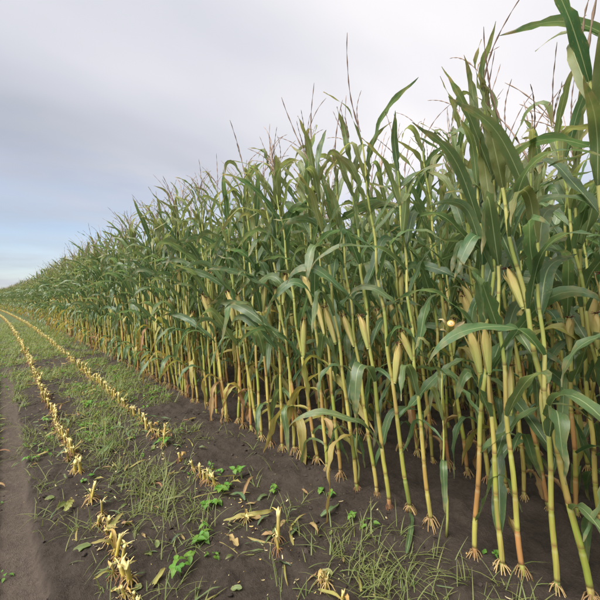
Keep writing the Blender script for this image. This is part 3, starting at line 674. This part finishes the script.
def quads(name, V, Fq, mat, **at):
    me = bpy.data.meshes.new(name); me.vertices.add(len(V)); me.vertices.foreach_set('co', V.ravel())
    me.loops.add(Fq.size); me.loops.foreach_set('vertex_index', Fq.ravel().astype(np.int32)); me.polygons.add(len(Fq)); me.polygons.foreach_set('loop_start', np.arange(0, Fq.size, 4, dtype=np.int32))
    me.update(calc_edges=True); me.polygons.foreach_set('use_smooth', np.ones(len(Fq), bool)); me.materials.append(mat)
    for k, v in at.items(): me.attributes.new(k, 'FLOAT', 'POINT').data.foreach_set('value', v)
    return me
nv = (seg + 1) * 2
gm = quads('grass', V.reshape(-1, 3), Fq, M_GRASS, across=np.tile(np.array([-0.8, 0.8] * (seg + 1)), nB), along=np.tile(np.repeat(np.linspace(0, 1, seg + 1), 2), nB), tint=np.repeat(gr.random(nB), nv))
tag(obj('grass', gm), 'patchy green grass and fallen blades between the stubble rows', kind='stuff')

# clods
cv = []
for k in range(6):
    r = random.Random(k + 40); mb = MB(); n = 6
    import bmesh
    bm = bmesh.new(); bmesh.ops.create_icosphere(bm, subdivisions=2, radius=1)
    for v in bm.verts:
        v.co *= 0.75 + 0.5 * r.random(); v.co.z *= 0.42
    me = bpy.data.meshes.new('clod'); bm.to_mesh(me); bm.free(); me.materials.append(M_CLOD); me.polygons.foreach_set('use_smooth', [r.random() < .5 for _ in me.polygons]); cv.append(me)
cp = pick(5000, 12, 1.5, lambda x, y: (1 - 0.97 * track_mask(x - bend(y), y)) * (0.25 + 0.75 * vnoise(x * 3, y * 3)))
cs_ = 0.003 + 0.015 * gr.random(len(cp)) ** 3
cpz = gh(cp[:, 0], cp[:, 1]) + cs_ * 0.15
scatter('soil_clods', cv, np.column_stack([cp, cpz]), gr.uniform(0, 6.28, (len(cp), 3)) * [0.1, 0.1, 1], cs_, gr.integers(0, 6, len(cp)), 'loose dark soil clods and crumbs lying on the field')
# chaff flakes
def chaff_density(x, y):
    xb = x - bend(y); d = 0.10 + 0.9 * np.exp(-((xb - STUB1) / 0.16) ** 2) + 0.9 * np.exp(-((xb - STUB2) / 0.18) ** 2) + 0.3 * np.exp(-((xb - 0.8) / 0.25) ** 2)
    return np.clip(d * (1 - 0.8 * track_mask(xb, y)) * (0.3 + vnoise(x * 5, y * 5)), 0, 1)
chv = []
for k in range(7):
    r = random.Random(k + 60); mb = MB(); L = r.uniform(0.7, 1.6); w = r.uniform(0.15, 0.4); c = r.uniform(0.1, 0.5); vs = []
    for i in range(5):
        s = i / 4; ww = w * (0.5 + math.sin(math.pi * (0.15 + 0.7 * s))) * 0.6
        vs += [(s * L - L / 2, -ww, 0.12 + c * (s - .5) ** 2), (s * L - L / 2, 0, 0.2 + c * (s - .5) ** 2), (s * L - L / 2, ww, 0.12 + c * (s - .5) ** 2)]
    mb.add(vs, [(i * 3 + j, i * 3 + j + 1, i * 3 + j + 4, i * 3 + j + 3) for i in range(4) for j in range(2)])
    chv.append(mb.mesh('chaff', M_CHAFF if k < 5 else M_SHEATH))
hp = pick(1500, 14, 1.5, chaff_density)
scatter('chaff', chv, np.column_stack([hp, gh(hp[:, 0], hp[:, 1]) + 0.002]), gr.normal(0, 0.25, (len(hp), 3)) * [1, 1, 0] + gr.uniform(0, 6.28, (len(hp), 1)) * [0, 0, 1], 0.006 + 0.018 * gr.random(len(hp)) ** 2.5, gr.integers(0, 7, len(hp)), 'pale scattered chaff, kernels and chopped husk on the soil')

# chopped leaf litter and low ground cover
LIT = []
for k in range(14):
    L = LR.uniform(0.05, 0.19)
    LIT.append(leaf_mesh('leaf_scrap', L, LR.uniform(0.010, 0.034), R(LR.uniform(60, 85)), R(LR.uniform(92, 130)), LR.uniform(.3, .7), 7, R(LR.uniform(-80, 80)), LR.uniform(-1.2, 1.2), 0.004, (M_LEAF, M_LEAFTOP, M_GOLD, M_DRY, M_GRASS)[k % 5], nseg=6, seed=1200 + k, shrivel=0.2, v0=0.2))
def litter_density(x, y):
    xb = x - bend(y); g = grass_density(x, y)
    return np.clip(0.06 + 0.5 * g * (0.35 + 0.65 * sstep(2, 5, y)) + 0.3 * np.exp(-((xb - STUB1) / 0.18) ** 2) + 0.4 * np.exp(-((xb - STUB2) / 0.2) ** 2), 0, 1) * (1 - 0.85 * track_mask(xb, y)) * (1 - 0.75 * sstep(1.5, 1.75, xb))
lp = pick(2300, 16, 1.4, litter_density)
scatter('leaf_litter', LIT, np.column_stack([lp, gh(lp[:, 0], lp[:, 1]) + 0.008]), gr.normal(0, 0.2, (len(lp), 3)) * [1, 1, 0] + gr.uniform(0, 6.28, (len(lp), 1)) * [0, 0, 1], gr.uniform(0.6, 1.3, len(lp)), gr.integers(0, len(LIT), len(lp)), 'chopped green and yellow maize leaf scraps strewn over the soil')

# ------------------------------------------------------------------ weeds
def weed_leaf(seed):
    r = random.Random(seed); mb = MB(); L, W = 1.0, r.uniform(0.62, 0.85); n = 7; vs, ac, al = [], [], []
    for i in range(n + 1):
        s = i / n; w = W / 2 * math.sin(math.pi * min(1, 0.04 + s ** 0.75)) ** 0.8 if 0 < i < n else 0.02; dz = -0.35 * s * s
        for u in (-1, -.5, 0, .5, 1):
            vs.append((s * L, u * w, dz + 0.22 * abs(u) * w + 0.03 * math.sin(s * 19 + u * 3 + seed) * abs(u))); ac.append(u); al.append(s * .6)
    mb.add(vs, [(i * 5 + j, i * 5 + j + 1, i * 5 + j + 6, i * 5 + j + 5) for i in range(n) for j in range(4)], across=ac, along=al); return mb.mesh('leaf', M_WEED)
WL = [weed_leaf(k) for k in range(5)]
def build_weed(seed, x, y, size, nleaf, h, label, group='leafy weeds'):
    r = random.Random(seed); root = bpy.data.objects.new('weed_plant', None); COL.objects.link(root); root.location = (x, y, ghf(x, y) - 0.003)
    tag(root, label, 'weed', group); mb = MB(); spots = []
    for q in range(max(2, nleaf // 3)):
        a = r.uniform(0, 6.28); e = r.uniform(0.25, 1.0) * size * 1.2; hh = h * r.uniform(0.5, 1.0)
        tube(mb, [(0, 0, -0.01), (e * .4 * math.cos(a), e * .4 * math.sin(a), hh * .7), (e * math.cos(a), e * math.sin(a), hh)], [0.0022, 0.0018, 0.0012], 4, cap=False)
        for k in range(3): spots.append((e * math.cos(a), e * math.sin(a), hh, a + (k - 1) * 1.9 + r.gauss(0, .25)))
    obj('stem', mb.mesh('stem', M_STEM), root)
    for (px, py, pz, a) in spots[:nleaf]:
        obj('leaf', r.choice(WL), root, (px, py, pz), (r.gauss(0, .2), r.gauss(-0.05, .25), a), size * r.uniform(0.55, 1.0))
COVER = []
for k in range(6):
    r = random.Random(1300 + k); parts = []
    for q in range(r.randint(5, 9)):
        aa_ = r.uniform(0, 6.28); e = r.uniform(0.0, 0.03)
        parts.append(('leaf', r.choice(WL), Vector((e * math.cos(aa_), e * math.sin(aa_), r.uniform(0.006, 0.03))), (r.gauss(0, .25), r.gauss(-.1, .3), aa_), r.uniform(0.012, 0.032), None))
    COVER.append(joined(parts, 'seedling_kind_%02d' % k))
wp = pick(1500, 18, 1.5, lambda x, y: grass_density(x, y) * sstep(2.6, 5, y) * vnoise(x * 4 + 9, y * 3) + 0.01)
scatter('weed_seedlings', COVER, np.column_stack([wp, gh(wp[:, 0], wp[:, 1])]), gr.uniform(0, 6.28, (len(wp), 1)) * [0, 0, 1], gr.uniform(0.7, 1.5, len(wp)), gr.integers(0, 6, len(wp)), 'low green weed seedlings covering the ground between rows')
WE = [(1.18, 2.26, .055, 12, .07, 'bright green leafy weed between the last stubs and the dark soil'), (1.37, 2.31, .05, 12, .09, 'bright green three-leaved weed nearest the maize stalks on bare soil'),
      (1.46, 2.02, .045, 9, .06, 'small bright green weed alone on dark soil before the front row'), (0.86, 1.93, .06, 12, .08, 'broad-leaved bright green weed between the two stubble rows, lower middle'),
      (0.66, 1.76, .055, 12, .07, 'largest bright green weed near the bottom edge beside the tyre-track stubs'), (1.02, 2.12, .06, 12, .06, 'bright green weed just left of the stubble row near the maize'),
      (1.10, 3.30, .06, 12, .10, 'green weed growing up among pale stubs of the second row'), (1.30, 2.55, .04, 9, .05, 'low green weed seedling between stub clump and standing maize'),
      (0.36, 4.9, .05, 12, .06, 'low weed clump beside the tyre track'), (0.80, 5.3, .07, 15, .08, 'bright green weed clump midway between the two stubble rows'), (1.72, 1.75, .045, 9, .05, 'small weed at the foot of the front maize row'),
      (0.16, 3.9, .045, 9, .05, 'small weed growing on the edge of the tyre track'), (1.62, 1.42, .035, 9, .05, 'tiny weed on dark soil near the brace roots')]
for i, w in enumerate(WE): build_weed(50 + i, *w)

# ------------------------------------------------------------------ fallen leaves and single scraps
def fallen(name, me, x, y, rz, sc, label, cat='leaf', rx=0.0, ry=0.0, dz=0.02, group=None):
    return tag(obj(name, me, None, (x, y, ghf(x, y) + dz), (rx, ry, rz), sc), label, cat, group)
flat = lambda seed, L, W, mat, tw=60, shr=0.1: leaf_mesh('fallen_leaf', L, W, R(80), R(98), 0.5, 5, R(tw), 0.5, 0.010, mat, seed=seed, shrivel=shr, v0=0.1)
fallen('fallen_leaf', flat(1, 0.16, 0.045, M_GOLD, 40), 0.27, 2.70, 1.1, 1.0, 'curled yellow husk leaf lying on bare soil beside the tyre track', dz=.025)
fallen('fallen_leaf', flat(2, 0.13, 0.04, M_DRY, 30, .3), 0.95, 1.66, 1.5, 1.0, 'rust brown dry leaf scrap between the stubble rows, bottom middle', dz=.03)
fallen('fallen_leaf', flat(3, 0.50, 0.035, M_LEAF), 1.42, 3.9, 2.4, 1.0, 'long green leaf fallen on bare soil before the front row', dz=.035)
fallen('fallen_leaf', flat(4, 0.42, 0.03, M_LEAF), 1.60, 1.02, 0.4, 1.0, 'narrow green leaf lying on dark soil at bottom right', dz=.03)
fallen('fallen_leaf', flat(5, 0.40, 0.04, M_LEAF, 90), 0.62, 3.45, 0.9, 1.0, 'grey-green leaf strip lying in the grass between stubble rows', dz=.035)
fallen('fallen_leaf', flat(6, 0.38, 0.03, M_GOLD, 120), 1.0, 1.95, 5.7, 1.0, 'yellowish torn leaf lying across the grass before the stub clump', dz=.035)

# ------------------------------------------------------------------ thin side shoot and the broken ear
def side_shoot(x, y, h, label, seed):
    r = random.Random(seed); root = bpy.data.objects.new('maize_shoot', None); COL.objects.link(root); root.location = (x, y, ghf(x, y) - .004); root.rotation_euler = (-0.04, 0.02, 0); tag(root, label, 'maize shoot')
    mb = MB(); n = 9; tube(mb, [(0.008 * math.sin(i), 0.006 * math.cos(i * 1.7), h * i / n) for i in range(n + 1)], [0.0075 * (1 - .5 * i / n) for i in range(n + 1)], 7, along=[0.6] * (n + 1), node=[(i % 3) / 3 for i in range(n + 1)], seg=[0.8] * (n + 1))
    obj('stalk', mb.mesh('stalk', M_STALK), root)
    for k in range(5): obj('leaf', r.choice(LOWL[4:] + TOPL), root, (0, 0, h * (0.45 + 0.13 * k)), (0, 0, r.uniform(0, 6.28)), r.uniform(.5, .75))
side_shoot(1.90, 0.94, 0.95, 'thin bright green maize side shoot between two thick front stalks', 1)
side_shoot(1.93, 1.62, 0.60, 'short thin pale maize shoot standing among the front stalks, middle', 2)
# ear snapped across, its round cob end facing out
be = MB(); S = 14
for (zr0, zr1, k0, k1) in ((-0.08, 0.10, 0.011, 0.0235),):
    vs = [(k * math.cos(2 * math.pi * j / S), k * math.sin(2 * math.pi * j / S), z) for z, k in ((zr0, k0), (zr1 * .3, k1 * .88), (zr1, k1)) for j in range(S)]
    be.add(vs, [(i * S + j, i * S + (j + 1) % S, (i + 1) * S + (j + 1) % S, (i + 1) * S + j) for i in range(2) for j in range(S)])
bx, by, bz = 1.83, 0.88, 1.27
root = bpy.data.objects.new('broken_ear', None); COL.objects.link(root); root.location = (bx, by, bz); root.rotation_euler = Vector((-bx, -by - 0.2, 1.5)).to_track_quat('Z', 'Y').to_euler(); root.scale = (0.85,) * 3
tag(root, 'snapped maize ear, its round cut cob end showing among the front leaves', 'maize ear')
obj('husk', be.mesh('husk', M_HUSK), root)
kb = MB(); tube(kb, [(0, 0, 0.094), (0, 0, 0.1008)], [0.0225, 0.0205], 18)
obj('cut_kernel_ring', kb.mesh('cut_kernel_ring', M_KERNEL), root)
cb = MB(); tube(cb, [(0, 0, 0.02), (0, 0, 0.098), (0, 0, 0.1025)], [0.012, 0.0135, 0.0115], 14); obj('cob_core', cb.mesh('cob_core', M_COB), root)
hb = MB(); tube(hb, [(0, 0, 0.1), (0, 0, 0.1035)], [0.006, 0.005], 10); obj('pith', hb.mesh('pith', M_SHEATH), root)
BH = [leaf_mesh('husk_leaf', LR.uniform(0.10, 0.16), LR.uniform(0.03, 0.045), R(LR.uniform(5, 25)), R(LR.uniform(50, 120)), 0.6, 9, R(LR.uniform(-60, 60)), LR.uniform(-.6, .6), 0.006, M_CHAFF, nseg=8, seed=1400 + k, shrivel=0.15) for k in range(5)]
for k, a in enumerate((0.2, 1.4, 2.5, 3.8, 5.1)):
    obj('husk_leaf', BH[k], root, (0.012 * math.cos(a), 0.012 * math.sin(a), 0.0), (0, 0, a), 0.85)

# ------------------------------------------------------------------ far trees on the horizon
def far_tree(x, y, h, w, label, seed):
    r = random.Random(seed); root = bpy.data.objects.new('tree', None); COL.objects.link(root); root.location = (x, y, 0); tag(root, label, 'tree', 'trees on the horizon')
    mb = MB(); tube(mb, [(0, 0, -.3), (.1, 0, h * .4), (0.2, .1, h * .8)], [h * .04, h * .03, h * .012], 7)
    for k in range(5):
        a = r.uniform(0, 6.28); tube(mb, [(.1, 0, h * .35), (w * .3 * math.cos(a), w * .3 * math.sin(a), h * r.uniform(.55, .8))], [h * .018, h * .006], 5)
    obj('trunk', mb.mesh('trunk', M_BARK), root); cbm = MB()
    lobes = [(r.gauss(0, w * .26), r.gauss(0, w * .26), h * r.uniform(.35, .92), w * r.uniform(.16, .3)) for _ in range(14)]
    for k in range(1500):
        c = lobes[k % 14]; d = Vector((r.gauss(0, 1), r.gauss(0, 1), r.gauss(0, 1))).normalized() * c[3] * r.random() ** .35; p = Vector(c[:3]) + d; s = h * .035 * r.uniform(.6, 1.4); u = Vector((r.gauss(0, 1), r.gauss(0, 1), r.gauss(0, 1))).normalized(); v = u.orthogonal().normalized()
        cbm.add([p - u * s, p + v * s * .6, p + u * s, p - v * s * .6], [(0, 1, 2, 3)], tint=r.random())
    obj('crown', cbm.mesh('crown', M_FARLEAF), root)
for k, (x, y, h, w, lab) in enumerate(((-4, 420, 10, 13, 'dark rounded tree on the horizon at the left edge of the photo'), (6, 440, 7, 10, 'low dark tree on the horizon just beyond the maize end'))):
    far_tree(x - 8, y, h, w, lab, 900 + k)
